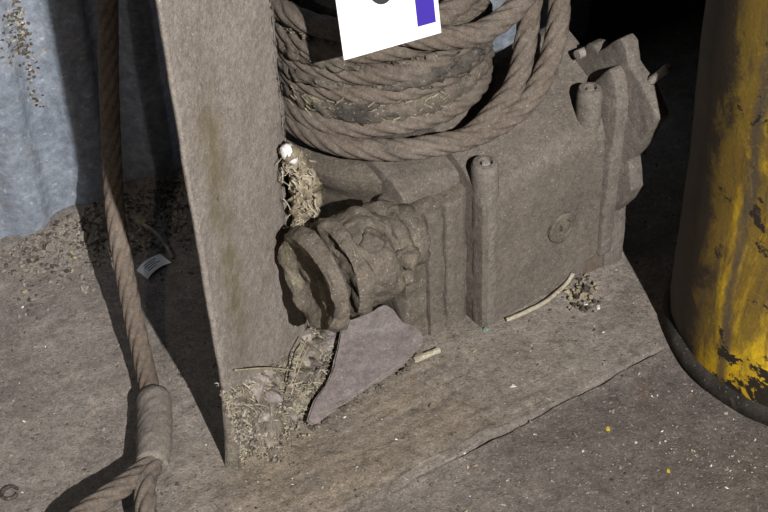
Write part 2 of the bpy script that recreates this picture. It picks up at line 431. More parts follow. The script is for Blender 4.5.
def heap_multi(name, sets, parent=None):
    vs = []; fs = []; mi = []; o = 0; keys = list(sets)
    for mk, key in enumerate(keys):
        for (x, y, z, s) in sets[key]:
            lv, lf = LUMPS[random.randrange(len(LUMPS))]
            q = (lv * np.array([s * random.uniform(0.8, 1.5), s * random.uniform(0.6, 1.0), s * random.uniform(0.6, 1.0)])) @ rotm().T + np.array([x, y, z])
            vs.append(q); fs += [tuple(i + o for i in f) for f in lf]; mi += [mk] * len(lf); o += len(lv)
    ob = pyobj(name, np.concatenate(vs), fs, keys[0], parent)
    for key in keys[1:]: ob.data.materials.append(M[key])
    ob.data.polygons.foreach_set('material_index', mi); ob.data.update()
    return ob
def strands(name, items, mat, parent=None):
    """items: (p0, p1, bow, radius) -> thin bent stalks joined in one mesh"""
    vs = []; fs = []; o = 0
    for (p0, p1, bow, rad) in items:
        p0, p1, bow = Vector(p0), Vector(p1), Vector(bow)
        d = (p1 - p0).normalized(); a = d.orthogonal().normalized(); b = d.cross(a)
        for i in range(4):
            t = i / 3; c = p0.lerp(p1, t) + bow * (4 * t * (1 - t))
            for k in range(4):
                ph = math.pi / 2 * k; vs.append(c + (a * math.cos(ph) + b * math.sin(ph) * 0.6) * rad)
        for i in range(3):
            for k in range(4): fs.append((o + i * 4 + k, o + i * 4 + (k + 1) % 4, o + i * 4 + 4 + (k + 1) % 4, o + i * 4 + 4 + k))
        fs.append((o + 3, o + 2, o + 1, o)); fs.append((o + 12, o + 13, o + 14, o + 15)); o += 16
    return pyobj(name, vs, fs, mat, parent)

# ================================================================ SETTING
def build_floor():
    def axis(lo, hi, dlo, dhi, step, extra=()):
        xs = list(np.arange(dlo, dhi, step)) + list(extra)
        s = step; x = dlo
        while x > lo: s *= 1.35; x -= s; xs.append(x)
        s = step; x = dhi
        while x < hi: s *= 1.35; x += s; xs.append(x)
        return np.array(sorted(xs))
    ps = axis(-4.0, 3.6, -0.80, 0.75, 0.0042)
    qs = axis(-3.6, 3.2, -0.34, 0.95, 0.0042, np.arange(-0.018, 0.018, 0.0011))
    Pg, Qg = np.meshgrid(ps, qs, indexing='ij')
    X = SO[0] + Pg * SU[0] + Qg * SV[0]; Y = SO[1] + Pg * SU[1] + Qg * SV[1]
    Z = floor_h(X, Y)
    nx, ny = X.shape
    co = np.stack([X, Y, Z], -1).reshape(-1, 3).astype(np.float32)
    idx = np.arange(nx * ny).reshape(nx, ny)
    q = np.stack([idx[:-1, :-1], idx[1:, :-1], idx[1:, 1:], idx[:-1, 1:]], -1).reshape(-1, 4).astype(np.int32)
    me = bpy.data.meshes.new('floor')
    me.vertices.add(len(co)); me.vertices.foreach_set('co', co.ravel())
    me.loops.add(q.size); me.loops.foreach_set('vertex_index', q.ravel())
    me.polygons.add(len(q)); me.polygons.foreach_set('loop_start', np.arange(0, q.size, 4, dtype=np.int32))
    me.update(calc_edges=True); me.shade_smooth()
    o = link('floor', me, 'floor'); o['kind'] = 'structure'
    o['label'] = 'dusty brown-grey concrete floor with a cracked joint'
build_floor()

WD = np.array([math.cos(R(26.5)), math.sin(R(26.5))]); WN = np.array([math.sin(R(26.5)), -math.cos(R(26.5))])   # along, towards viewer
def build_sheet():
    L0, L1 = -1.3, 1.196
    n = 320; nz = 40; vs = []; fs = []
    for j in range(nz + 1):
        z = -0.03 + 1.35 * j / nz
        for i in range(n + 1):
            s = L0 + (L1 - L0) * i / n
            ph = (s - 0.060) / 0.118
            t = abs((ph % 1.0) - 0.5) * 2                     # 1 on the crest, 0 in the valley
            t = min(max((t - 0.25) / 0.5, 0), 1); t = t * t * (3 - 2 * t)
            off = (t - 0.5) * 0.022 + 0.006 * mn.noise(Vector((s * 3, z * 3, 5)))
            off += max(z, 0) * math.tan(R(8.5))
            vs.append((-0.643 + WD[0] * s + WN[0] * off, 0.086 + WD[1] * s + WN[1] * off, z))
    for j in range(nz):
        for i in range(n):
            a = j * (n + 1) + i; fs.append((a, a + 1, a + n + 2, a + n + 1))
    o = pyobj('wall_back', vs, fs, 'sheet', None, True)
    so = o.modifiers.new('thickness', 'SOLIDIFY'); so.thickness = 0.0015
    o['kind'] = 'structure'; o['label'] = 'blue-grey galvanised corrugated metal sheet wall'
build_sheet()
def build_streak():
    r = random.Random(51); sets = {'caked': [], 'dark': [], 'straw': []}
    for k in range(420):
        z = 0.24 + 0.36 * r.random() ** 0.8; sx = 0.112 + 0.10 * (z - 0.33) * 0.1 + r.gauss(0, 0.0055)
        if r.random() < 0.3: sx -= abs(r.gauss(0, 0.018)); z = r.gauss(0.40, 0.03)
        off = z * math.tan(R(8.5)) + 0.002 + r.uniform(-0.010, 0.004)
        ph = (sx - 0.060) / 0.118; t = abs((ph % 1.0) - 0.5) * 2; t = min(max((t - 0.25) / 0.5, 0), 1); t = t * t * (3 - 2 * t)
        off = z * math.tan(R(8.5)) + (t - 0.5) * 0.022 + 0.006 * mn.noise(Vector((sx * 3, z * 3, 5))) + 0.001
        sets[r.choice(['caked', 'caked', 'dark', 'straw'])].append((-0.643 + WD[0] * sx + WN[0] * off, 0.086 + WD[1] * sx + WN[1] * off, z, r.uniform(0.0012, 0.0048)))
    o = heap_multi('dirt_streak', sets, bpy.data.objects['wall_back']); o['kind'] = 'stuff'
build_streak()
fo = bmobj('wall_far', box((-3.0, 2.5, -0.05), (3.5, 2.6, 3.0)), 'far'); fo['kind'] = 'structure'; fo['label'] = 'dark wall far behind the machine'

# ================================================================ STEEL POST
PO = Vector((-0.2215, -0.4365, 0)); PA = R(66.2); PT = Vector((math.cos(PA), math.sin(PA), 0)); PN = Vector((PT.y, -PT.x, 0)); PS = 1.143
def pp(s, z, d=0.0): return PO + PT * s * PS + PN * d + Vector((0, 0, z))
def build_post():
    root = empty('steel_post', PO, 0)
    tag(root, 'tall flat dust-covered steel post with a torn rounded foot, beside the rope coil', 'post')
    H = 1.25
    right = []
    for z in np.linspace(H, 0.16, 26):
        right.append((0.2105 + 0.0016 * mn.noise(Vector((z * 40, 0, 0))) - 0.003 * max(0, mn.noise(Vector((z * 15, 3, 0)))), z))
    low = [(0.2115, 0.125), (0.221, 0.098), (0.2235, 0.078), (0.219, 0.064), (0.208, 0.058), (0.190, 0.059), (0.168, 0.064), (0.150, 0.071), (0.130, 0.079),
           (0.110, 0.083), (0.092, 0.091), (0.070, 0.101), (0.050, 0.114), (0.036, 0.120), (0.020, 0.127), (0.008, 0.140), (0.0, 0.147)]
    left = [(0.0 + 0.0009 * mn.noise(Vector((z * 30, 9, 0))), z) for z in np.linspace(0.17, H, 30)]
    low = [(s, z - 0.024 * s / 0.21) for s, z in low]
    poly = [(s * PS, z) for s, z in right + low + left]
    me = bpy.data.meshes.new('face_plate'); bm = bmesh.new()
    tri = bmesh.new()
    vv = [tri.verts.new((s, 0, z)) for s, z in poly]
    f = tri.faces.new(vv)
    bmesh.ops.triangulate(tri, faces=[f])
    subdiv_to(tri, 0.014, 7)
    for v in tri.verts:
        s, z = v.co.x, v.co.z
        d = 0.0022 * mn.fractal(Vector((s * 9, z * 9, 2)), 0.9, 2, 4) + 0.0006 * mn.fractal(Vector((s * 60, z * 60, 2)), 0.9, 2, 3)
        d += -0.010 * math.exp(-((s - 0.245) ** 2) / 0.0006) * (1 if z < 0.42 else 0.3) * max(0, 1 - abs(z - 0.3) / 0.16)
        v.co = PT * s + PN * d + Vector((0, 0, z))
    tri.to_mesh(me); tri.free(); bm.free(); me.shade_smooth()
    o = link('face_plate', me, 'post', root)
    so = o.modifiers.new('thickness', 'SOLIDIFY'); so.thickness = 0.006; so.offset = 0
    # return flange going back from the right edge, hidden from the front
    b = box((0.226, 0.002, 0.10), (0.236, 0.060, H), 0.002)
    for v in b.verts:
        s, d, z = v.co; v.co = PT * s - PN * d + Vector((0, 0, z))
    bmobj('return_flange', b, 'post', root)
build_post()

# ================================================================ CRUMBLED FOOTING under the post
def build_footing():
    root = empty('crumbled_footing', pp(0.1, 0, 0))
    tag(root, 'crumbled straw-flecked rubble footing under the torn foot of the post', 'rubble')
    inv = -root.location
    # core mound: height field over (s, d), d towards the viewer
    ns, nd = 80, 60; vs = []; fs = []
    for i in range(ns + 1):
        s = -0.008 + 0.262 * i / ns
        for j in range(nd + 1):
            dmin = -0.012 - 0.06 * min(max((s - 0.05) / 0.08, 0), 1)
            d = dmin + (0.12 - dmin) * j / nd
            # ledge under the plate, slumping forward towards the right
            reach = 0.010 + 0.054 * min(max((s - 0.015) / 0.13, 0), 1) - 0.02 * max(0, (s - 0.2) / 0.06)
            reach += 0.012 * mn.noise(Vector((s * 25, 0, 4)))
            top = float(np.interp(s, (0, 0.02, 0.05, 0.092, 0.15, 0.21, 0.25), (0.152, 0.132, 0.110, 0.079, 0.052, 0.035, 0.028)))
            x = d / reach if d > 0 else 0
            h = top * (1 - min(max(x, 0), 1) ** 1.1)
            if d < dmin + 0.008: h *= max(0, (d - dmin) / 0.008)
            e = min(1, max(0, (s + 0.008) / 0.010)) * min(1, max(0, (0.254 - s) / 0.03)); h *= e
            n = mn.fractal(Vector((s * 30, d * 30, 1)), 0.8, 2, 4) * 0.010 + mn.cell(Vector((s * 45, d * 45, h * 45))) * 0.006
            p = pp(s, 0, d); g = fz(p.x, p.y)
            p.z = max(g - 0.012, h + (n if h > 0.01 else 0)) if h > 0.003 else g - 0.012
            vs.append(p + inv)
    for i in range(ns):
        for j in range(nd):
            a = i * (nd + 1) + j; fs.append((a, a + 1, a + nd + 2, a + nd + 1))
    pyobj('mound', vs, fs, 'mound', root)
    r = random.Random(5)
    def surf(s, d):
        reach = 0.010 + 0.054 * min(max((s - 0.015) / 0.13, 0), 1) - 0.02 * max(0, (s - 0.2) / 0.06)
        top = float(np.interp(s, (0, 0.02, 0.05, 0.092, 0.15, 0.21, 0.25), (0.152, 0.132, 0.110, 0.079, 0.052, 0.035, 0.028)))
        return max(0, top * (1 - min(max(d / reach if d > 0 else 0, 0), 1) ** 1.1))
    # lumps one can pick out
    for k in range(34):
        s = r.uniform(0.014, 0.24); d = r.uniform(0.0, 0.010 + 0.045 * min(1, s / 0.13)); sz = r.uniform(0.007, 0.020)
        p = pp(s, surf(s, d) + sz * 0.2, d) + inv
        lv, lf = LUMPS[k % 10]
        q = (lv * sz * np.array([1.3, 0.9, 0.8])) @ rotm(r).T
        o = pyobj('lump', q, lf, r.choice(['stone', 'slab', 'caked', 'slab', 'post']), root); o.location = p
    crumbs = [[], [], [], []]
    for k in range(3600):
        s = r.uniform(0.001, 0.25); d = abs(r.gauss(0, 0.028)) * min(1, 0.25 + s / 0.1)
        if k % 6 == 0: s = r.uniform(0.001, 0.03)
        if s < 0.02: d = r.uniform(-0.004, 0.010)
        p = pp(s, 0, d); z = max(surf(s, d) * r.uniform(0.8, 1.05), fz(p.x, p.y))
        p = Vector((p.x, p.y, z + 0.002)) + inv
        crumbs[(0, 1, 3, 1, 3, 0, 2, 3, 0, 2)[k % 10]].append((*p, 0.0010 + 0.0034 * r.random() ** 2))
    for it, mt, nm in zip(crumbs, ('stone', 'straw', 'dark', 'strawdull'), ('grey_crumbs', 'pale_crumbs', 'dark_crumbs', 'tan_crumbs')):
        heap(nm, it, mt, root)['kind'] = 'stuff'
    st = [[], []]
    for k in range(520):
        s = r.uniform(0.0, 0.24); d = r.uniform(-0.005, 0.010 + 0.046 * min(1, s / 0.12)) 
        z = surf(s, d) + r.uniform(0.0, 0.006); L = 0.004 + 0.016 * r.random() ** 2
        p = pp(s, z, d); g = fz(p.x, p.y)
        if p.z < g + 0.002: p.z = g + 0.002
        ang = r.uniform(0, 6.28); dv = Vector((math.cos(ang), math.sin(ang), r.gauss(-0.25, 0.3))) * L
        st[k % 2].append((p + inv, p + dv + inv, Vector((0, 0, r.uniform(0, 0.002))), r.uniform(0.0004, 0.0009)))
    strands('pale_straw', st[0], 'straw', root)['kind'] = 'stuff'
    strands('dull_straw', st[1], 'strawdull', root)['kind'] = 'stuff'
    for (s0, z0, d0, s1, z1, d1) in [(0.02, 0.165, 0.009, 0.125, 0.062, 0.045), (0.09, 0.075, 0.045, 0.16, 0.090, 0.035), (0.08, 0.068, 0.05, 0.155, 0.083, 0.04)]:
        v_, f_ = sweep(catmull([pp(s0, z0, d0) + inv, pp((s0 + s1) / 2, (z0 + z1) / 2 + 0.006, (d0 + d1) / 2) + inv, pp(s1, z1, d1) + inv], 0.006), 0.0012, 6)
        pyobj('stalk', v_, f_, 'strawdull', root, True)
build_footing()

# ================================================================ WINCH
winch = empty('winch', O, WA)
tag(winch, 'dust-caked cast-iron winch with gearbox, upright drum and shaft coupling', 'winch')
def wpart(name, bm, mat, parent=None, smooth=40, amp=0.0015, scale=18, length=0.012, seed=0.0, amp2=0.0004):
    if length: subdiv_to(bm, length)
    if amp: rough(bm, amp, scale, seed, amp2)
    return bmobj(name, bm, mat, parent or winch, smooth)

def build_winch():
    # gearbox casting: upright front, sloping shoulder, back; rises a little to the right
    prof = [(0.0, -0.01), (0.0, 0.236), (0.012, 0.256), (0.035, 0.268), (0.150, 0.330), (0.175, 0.325), (0.185, 0.0)]
    bm = prism(prof, -0.016, 0.262, 0, 0.006)
    for v in bm.verts:
        if v.co.z > 0.1: v.co.z += (v.co.x) * 0.13 * min(1, (v.co.z - 0.1) / 0.12)
    body = wpart('gearbox_body', bm, 'cast', None, 35, 0.0022, 14)
    # platform between the gearbox and the drum
    wpart('shoulder', prism([(0.055, 0.10), (0.055, 0.262), (0.085, 0.276), (0.22, 0.30), (0.24, 0.10)], -0.115, 0.12, 0, 0.008), 'cast', None, 35, 0.003, 14, seed=2)
    # corner bosses with a bolt socket
    for (a, b, z1, rr) in ((0.003, 0.0180, 0.294, 0.020), (0.198, 0.022, 0.336, 0.0185)):
        pr = [(rr * 0.96, -0.01), (rr, 0.02), (rr, z1 - 0.006), (rr * 0.86, z1), (rr * 0.52, z1 + 0.001), (rr * 0.46, z1 - 0.014), (0.002, z1 - 0.015)]
        o = wpart('corner_boss', lathe(pr, 28, (a, b, 0)), 'castlight', None, 45, 0.0012, 25, 0.02, seed=a)
        pl = [(rr * 0.40, z1 - 0.014), (rr * 0.40, z1 - 0.004), (rr * 0.3, z1 - 0.001), (0.001, z1 - 0.0008)]
        wpart('bolt', lathe(pl, 6, (a + 0.001, b, 0)), 'bolt', o, 30, 0, length=0)
    # front rib beside the right boss and raised upright strip
    wpart('edge_strip', box((0.226, -0.006, -0.005), (0.268, 0.020, 0.322), 0.006), 'castlight', None, 40, 0.0015, 20, seed=4)
    # inspection plug
    pl = wpart('inspection_plug', lathe([(0.0265, 0.004), (0.0265, -0.004), (0.024, -0.0065), (0.017, -0.0065), (0.015, -0.004), (0.001, -0.004)], 30, (0.135, 0.0, 0.125), 'y'), 'caked', None, 35, 0.001, 40, 0.02)
    wpart('plug_head', lathe([(0.010, -0.004), (0.0095, -0.010), (0.001, -0.011)], 6, (0.138, 0.0, 0.130), 'y'), 'caked', pl, 30, 0.0008, 40, 0.01)
    # toothed end flange with studs
    out = [(0.16, 0.02), (0.165, 0.30), (0.13, 0.335), (0.090, 0.342), (0.075, 0.370), (0.060, 0.375), (0.050, 0.368), (0.026, 0.394), (0.008, 0.410), (-0.004, 0.404), (-0.012, 0.375), (-0.026, 0.366),
           (-0.041, 0.358), (-0.053, 0.345), (-0.068, 0.329), (-0.077, 0.316), (-0.062, 0.286), (-0.047, 0.248), (-0.029, 0.218), (-0.036, 0.192), (-0.040, 0.168), (-0.027, 0.138), (-0.005, 0.106), (-0.003, 0.068), (-0.007, 0.030), (0.008, 0.0)]
    ef = wpart('end_flange', prism(out, 0.236, 0.262, 0, 0.003), 'castlight', None, 35, 0.0014, 25, 0.010, seed=8)
    wpart('flange_rim', prism([(0.014, 0.36), (0.004, 0.37), (-0.006, 0.362), (-0.014, 0.345), (-0.020, 0.315), (-0.014, 0.20), (-0.010, 0.12), (-0.008, 0.03), (0.03, 0.02), (0.06, 0.30)], 0.214, 0.240, 0, 0.005), 'castlight', ef, 40, 0.0014, 25, 0.012, seed=9)
    for (b_, z_, l0, l1, rr) in ((0.082, 0.352, 0.225, 0.268, 0.0075),):
        wpart('stud', lathe([(rr, l0), (rr, l1 - 0.002), (rr * 0.8, l1)], 12, (0, b_, z_), 'x'), 'bolt', ef, 40, 0, length=0)
    v_, f_ = sweep([(0.250, -0.036, 0.345), (0.254, -0.046, 0.362), (0.259, -0.060, 0.380), (0.262, -0.066, 0.388)], 0.0065, 12)
    pyobj('stud', v_, f_, 'bolt', ef, True)
    wpart('gear_cover', lathe([(0.085, 0.25), (0.087, 0.27), (0.075, 0.29), (0.001, 0.294)], 48, (0, 0.075, 0.19), 'x'), 'cast', ef, 35, 0.002, 16, 0.02, seed=10)
    # drum, its pedestal and base flange
    d = DRUM
    wpart('drum_pedestal', lathe([(0.150, -0.01), (0.150, 0.09), (0.156, 0.16), (0.170, 0.215), (0.190, 0.248), (0.192, 0.262), (0.170, 0.272), (0.01, 0.276)], 72, d), 'caked', None, 40, 0.004, 14, 0.02, seed=11)
    wpart('drum', lathe([(0.126, 0.27), (0.126, 0.40), (0.120, 0.47), (0.120, 0.490), (0.06, 0.494), (0.058, 0.52), (0.01, 0.522)], 64, d), 'grease', None, 40, 0.003, 25, 0.02, seed=13)
    # bearing bracket: two upright cheeks with a groove between, on a back plate
    br = wpart('bearing_bracket', box((-0.128, 0.038, -0.01), (0.000, 0.105, 0.246), 0.008), 'caked', None, 40, 0.004, 22, 0.008, seed=15, amp2=0.001)
    wpart('bracket_cheek', box((-0.090, 0.030, -0.01), (-0.064, 0.085, 0.232), 0.005), 'cast', br, 40, 0.0016, 20, seed=16)
    wpart('bracket_cheek', prism([(-0.058, 0.038), (-0.054, 0.031), (-0.024, 0.034), (-0.008, 0.045), (-0.008, 0.085), (-0.058, 0.085)], -0.01, 0.236, 2, 0.004), 'cast', br, 40, 0.0016, 20, seed=17)
    wpart('bracket_cap', prism([(0.045, 0.226), (0.045, 0.236), (0.075, 0.268), (0.12, 0.274), (0.12, 0.226)], -0.094, -0.012, 0, 0.005), 'cast', br, 40, 0.002, 20, seed=18)
    # coupling on the shaft
    ha, hb, hz = -0.007, 0.000, 0.247
    hub = wpart('coupling_hub', lathe([(0.040, -0.256), (0.062, -0.252), (0.066, -0.210), (0.062, -0.196), (0.052, -0.186), (0.050, -0.168), (0.040, -0.160)], 48, (ha, hb, hz), 'x'), 'caked', None, 40, 0.009, 24, 0.007, seed=21, amp2=0.0012)
    wpart('coupling_flange', lathe([(0.001, -0.286), (0.030, -0.288), (0.046, -0.292), (0.058, -0.302), (0.066, -0.304), (0.072, -0.298), (0.073, -0.284), (0.066, -0.279), (0.03, -0.276)], 56, (ha, hb, hz), 'x'), 'caked', hub, 40, 0.006, 30, 0.007, seed=23, amp2=0.001)
    wpart('coupling_ring', lathe([(0.03, -0.262), (0.066, -0.262), (0.071, -0.254), (0.070, -0.242), (0.058, -0.236)], 56, (ha, hb, hz), 'x'), 'caked', hub, 40, 0.006, 30, 0.007, seed=24, amp2=0.001)
    wpart('shaft', lathe([(0.027, -0.285), (0.027, -0.15)], 28, (ha, hb, hz), 'x'), 'grease', None, 40, 0.002, 30, 0.01, seed=25)
    wpart('split_collar', lathe([(0.030, -0.182), (0.052, -0.178), (0.054, -0.164), (0.048, -0.154), (0.03, -0.150)], 36, (ha, hb + 0.004, hz + 0.004), 'x'), 'caked', None, 40, 0.009, 30, 0.006, seed=27, amp2=0.0015)
    wpart('bearing_housing', lathe([(0.020, -0.176), (0.036, -0.172), (0.042, -0.155), (0.044, -0.130), (0.040, -0.110), (0.02, -0.104)], 40, (ha, hb + 0.028, hz - 0.026), 'x'), 'caked', None, 60, 0.009, 24, 0.007, seed=31, amp2=0.0015)
    # slabs of caked dirt broken away from the coupling
    rr_ = random.Random(77)
    for (a_, an, q, sz) in ((-0.184, 205, 0.050, 0.024), (-0.172, 165, 0.048, 0.022), (-0.172, 240, 0.046, 0.020), (-0.215, 122, 0.056, 0.022)):
        lb = lump(int(a_ * -1000 + an), 22, 0.8)
        bmesh.ops.scale(lb, vec=(sz * 1.2, sz, sz), verts=lb.verts)
        bmesh.ops.translate(lb, vec=(a_ + ha, hb + math.cos(R(an)) * q, hz + math.sin(R(an)) * q), verts=lb.verts)
        wpart('dirt_cake', lb, 'caked', hub, 180, 0.007, 45, 0.005, seed=an, amp2=0.0015)
build_winch()

# ================================================================ ROPE COIL on the drum
CC = DC + Vector((-0.013, -0.004, 0))             # the tight turns sit a little to the left of the drum axis
def build_coil():
    root = empty('rope_coil', DC + Vector((0, 0, 0.27)), 0)
    tag(root, 'heavy dust-covered wire rope coiled in loose turns on the winch drum', 'rope')
    inv = -root.location
    def turn(name, keys, rad=0.0165, seed=0.0, step=0.0055, ctr=DC):
        pts = []
        for (t, r_, z) in keys:
            pts.append(ctr + Vector((math.cos(R(t)) * r_, math.sin(R(t)) * r_, z)) + inv)
        v_, f_ = sweep(catmull(pts, step), rad, 30, 6, 0.20, 0.185, 0.0012, seed)
        return pyobj(name, v_, f_, 'rope', root, True)
    def ring(z, r_, tilt, ta, seed, gap=0, wob=0.006):
        ks = []
        for k in range(0, 25):
            t = -200 + k * 15
            rr = r_ + wob * mn.noise(Vector((t * 0.02, seed, 0))); zz = z + tilt * math.cos(R(t - ta)) + wob * mn.noise(Vector((t * 0.02, seed, 5)))
            ks.append((t, rr, zz))
        return ks
    for k, (z, r_, tl, ta) in enumerate(((0.338, 0.154, 0.004, -30), (0.388, 0.148, 0.008, -20), (0.421, 0.147, 0.007, -10), (0.455, 0.146, 0.005, 0), (0.488, 0.147, 0.003, 0))):
        turn('rope_turn', ring(z, r_, tl, ta, 1.0 + k), seed=1 + k, ctr=CC)
    # lowest loose loop, springing away and up on the right
    turn('loose_loop', [(-250, 0.168, 0.345), (-220, 0.169, 0.338), (-190, 0.170, 0.330), (-165, 0.172, 0.323), (-140, 0.174, 0.317), (-115, 0.177, 0.314), (-88, 0.180, 0.313), (-67, 0.188, 0.315), (-56, 0.201, 0.320), (-45, 0.217, 0.332), (-35, 0.234, 0.352), (-27, 0.245, 0.385), (-19, 0.249, 0.42), (-10, 0.248, 0.46), (2, 0.243, 0.50), (25, 0.23, 0.535), (60, 0.21, 0.55), (100, 0.19, 0.53), (140, 0.18, 0.50)], 0.0165, 7)
    turn('loose_loop', [(-60, 0.196, 0.316), (-55, 0.198, 0.322), (-49, 0.203, 0.336), (-43, 0.207, 0.350), (-35, 0.211, 0.368), (-28, 0.211, 0.392), (-21, 0.209, 0.42), (-14, 0.209, 0.455), (-2, 0.213, 0.492), (20, 0.205, 0.525), (50, 0.19, 0.54), (90, 0.16, 0.545)], 0.0165, 9)
    turn('top_loop', [(-100, 0.140, 0.500), (-85, 0.165, 0.492), (-70, 0.180, 0.482), (-50, 0.192, 0.474), (-30, 0.206, 0.486), (-14, 0.214, 0.505), (4, 0.214, 0.535), (26, 0.205, 0.565), (60, 0.18, 0.58)], 0.0165, 12)
    # greasy crust and fibres pressed between the turns
    r = random.Random(3); cr = [[], [], []]; st = []
    for k in range(1300):
        t = r.uniform(-175, -5); z = r.choice((0.359, 0.366, 0.372, 0.404, 0.438, 0.471)) + r.gauss(0, 0.004)
        rr = 0.154 + r.uniform(-0.006, 0.006)
        if r.random() < 0.6 and not (-150 < t < -60): continue
        p = CC + Vector((math.cos(R(t)) * rr, math.sin(R(t)) * rr, z)) + inv
        cr[(1, 1, 1, 1, 1, 2, 1, 1)[k % 8] if k % 9 else 0].append((*p, 0.0010 + 0.0040 * r.random() ** 2))
    for k in range(70):
        t = r.gauss(-105, 30); z = r.uniform(0.35, 0.385); rr = 0.164
        p = CC + Vector((math.cos(R(t)) * rr, math.sin(R(t)) * rr, z)) + inv; an = r.uniform(-0.9, 0.9)
        tg = Vector((-math.sin(R(t)), math.cos(R(t)), an)) * r.uniform(0.003, 0.013)
        st.append((p, p + tg, Vector((0, 0, 0)), r.uniform(0.0004, 0.0011)))
    for it, mt, nm in zip(cr, ('grease', 'caked', 'straw'), ('greasy_crust', 'dust_crust', 'pale_crust')):
        heap(nm, it, mt, root)['kind'] = 'stuff'
    strands('chaff', st, 'strawdull', root)['kind'] = 'stuff'
    # dust and grease filling the grooves between the turns
    for gi, (z, t0, t1, sz, mt) in enumerate(((0.363, -175, -8, 0.018, 'caked'), (0.362, -135, -75, 0.020, 'grease'), (0.404, -175, -110, 0.011, 'caked'), (0.404, -80, -5, 0.013, 'grease'), (0.438, -60, 0, 0.012, 'caked'),
                                             (0.438, -165, -100, 0.010, 'caked'), (0.471, -55, 0, 0.011, 'caked'), (0.395, -35, 12, 0.021, 'caked'), (0.368, -40, 12, 0.021, 'caked'), (0.430, -32, 12, 0.020, 'caked'), (0.345, -35, 12, 0.017, 'caked'))):
        rq = 0.154 if sz < 0.0165 else 0.147
        pts = [CC + Vector((math.cos(R(t)) * rq, math.sin(R(t)) * rq, z)) + inv for t in np.linspace(t0, t1, 12)]
        v_, f_ = sweep(catmull(pts, 0.003), sz, 18, jitter=0.008, seed=gi * 7.0, taper=lambda q: 0.35 + 0.65 * math.sin(math.pi * min(max(q, 0.03), 0.97)) ** 0.5)
        pyobj('dust_fillet', v_, f_, mt, root, True)
    # wads of grease between upper turns
    for (t0, t1, z, s) in ((-92, -42, 0.402, 0.013), (-120, -88, 0.366, 0.013), (-60, -40, 0.436, 0.012)):
        pts = [CC + Vector((math.cos(R(t)) * 0.155, math.sin(R(t)) * 0.155, z + (t - t0) * 0.0004)) + inv for t in np.linspace(t0, t1, 6)]
        v_, f_ = sweep(catmull(pts, 0.004), s, 14, jitter=0.006, seed=t0, taper=lambda q: 0.25 + 0.75 * math.sin(math.pi * min(max(q, 0.02), 0.98)))
        pyobj('grease_wad', v_, f_, 'grease', root, True)
build_coil()

# ================================================================ HANGING CABLE
def build_cable():
    root = empty('hanging_cable', (-0.345, -0.30, 0))
    tag(root, 'brown wire cable hanging in front of the corrugated sheet, ending in a sleeve', 'cable')
    inv = -root.location
    pts = [(-0.338, -0.36, 0.032), (-0.3435, -0.326, 0.033), (-0.353, -0.285, 0.037), (-0.365, -0.240, 0.050), (-0.380, -0.180, 0.076), (-0.394, -0.117, 0.116), (-0.401, -0.074, 0.160), (-0.402, -0.046, 0.200), (-0.391, -0.003, 0.330),
           (-0.372, 0.030, 0.476), (-0.350, 0.055, 0.65), (-0.32, 0.08, 0.9), (-0.29, 0.10, 1.2)]
    v_, f_ = sweep(catmull([Vector(p) + inv for p in pts], 0.006), 0.0152, 30, 6, 0.17, 0.17, 0.0008, 3)
    pyobj('rope', v_, f_, 'cable', root, True)
    fp = [(-0.3405, -0.322, 0.033), (-0.3395, -0.328, 0.033), (-0.3350, -0.36, 0.034), (-0.3300, -0.40, 0.038), (-0.3270, -0.44, 0.043), (-0.3260, -0.468, 0.046)]
    v_, f_ = sweep(catmull([Vector(p) + inv for p in fp], 0.003), 0.0245, 32, jitter=0.0016, seed=4, taper=lambda t: 0.72 + 0.28 * min(1, t / 0.10) ** 0.5 - 0.12 * max(0, (t - 0.75) / 0.25))
    pyobj('sleeve', v_, f_, 'ferrule', root, True)
    lp = [(-0.331, -0.450, 0.044), (-0.336, -0.478, 0.050), (-0.350, -0.508, 0.060), (-0.374, -0.540, 0.068), (-0.410, -0.580, 0.070), (-0.445, -0.64, 0.060), (-0.450, -0.71, 0.040), (-0.40, -0.76, 0.022),
          (-0.35, -0.73, 0.020), (-0.322, -0.67, 0.026), (-0.318, -0.60, 0.040), (-0.326, -0.545, 0.050), (-0.330, -0.505, 0.052), (-0.327, -0.475, 0.048), (-0.322, -0.450, 0.042)]
    v_, f_ = sweep(catmull([Vector(p) + inv for p in lp], 0.005), 0.0150, 30, 6, 0.22, 0.16, 0.001, 5)
    pyobj('eye_loop', v_, f_, 'rope', root, True)
build_cable()

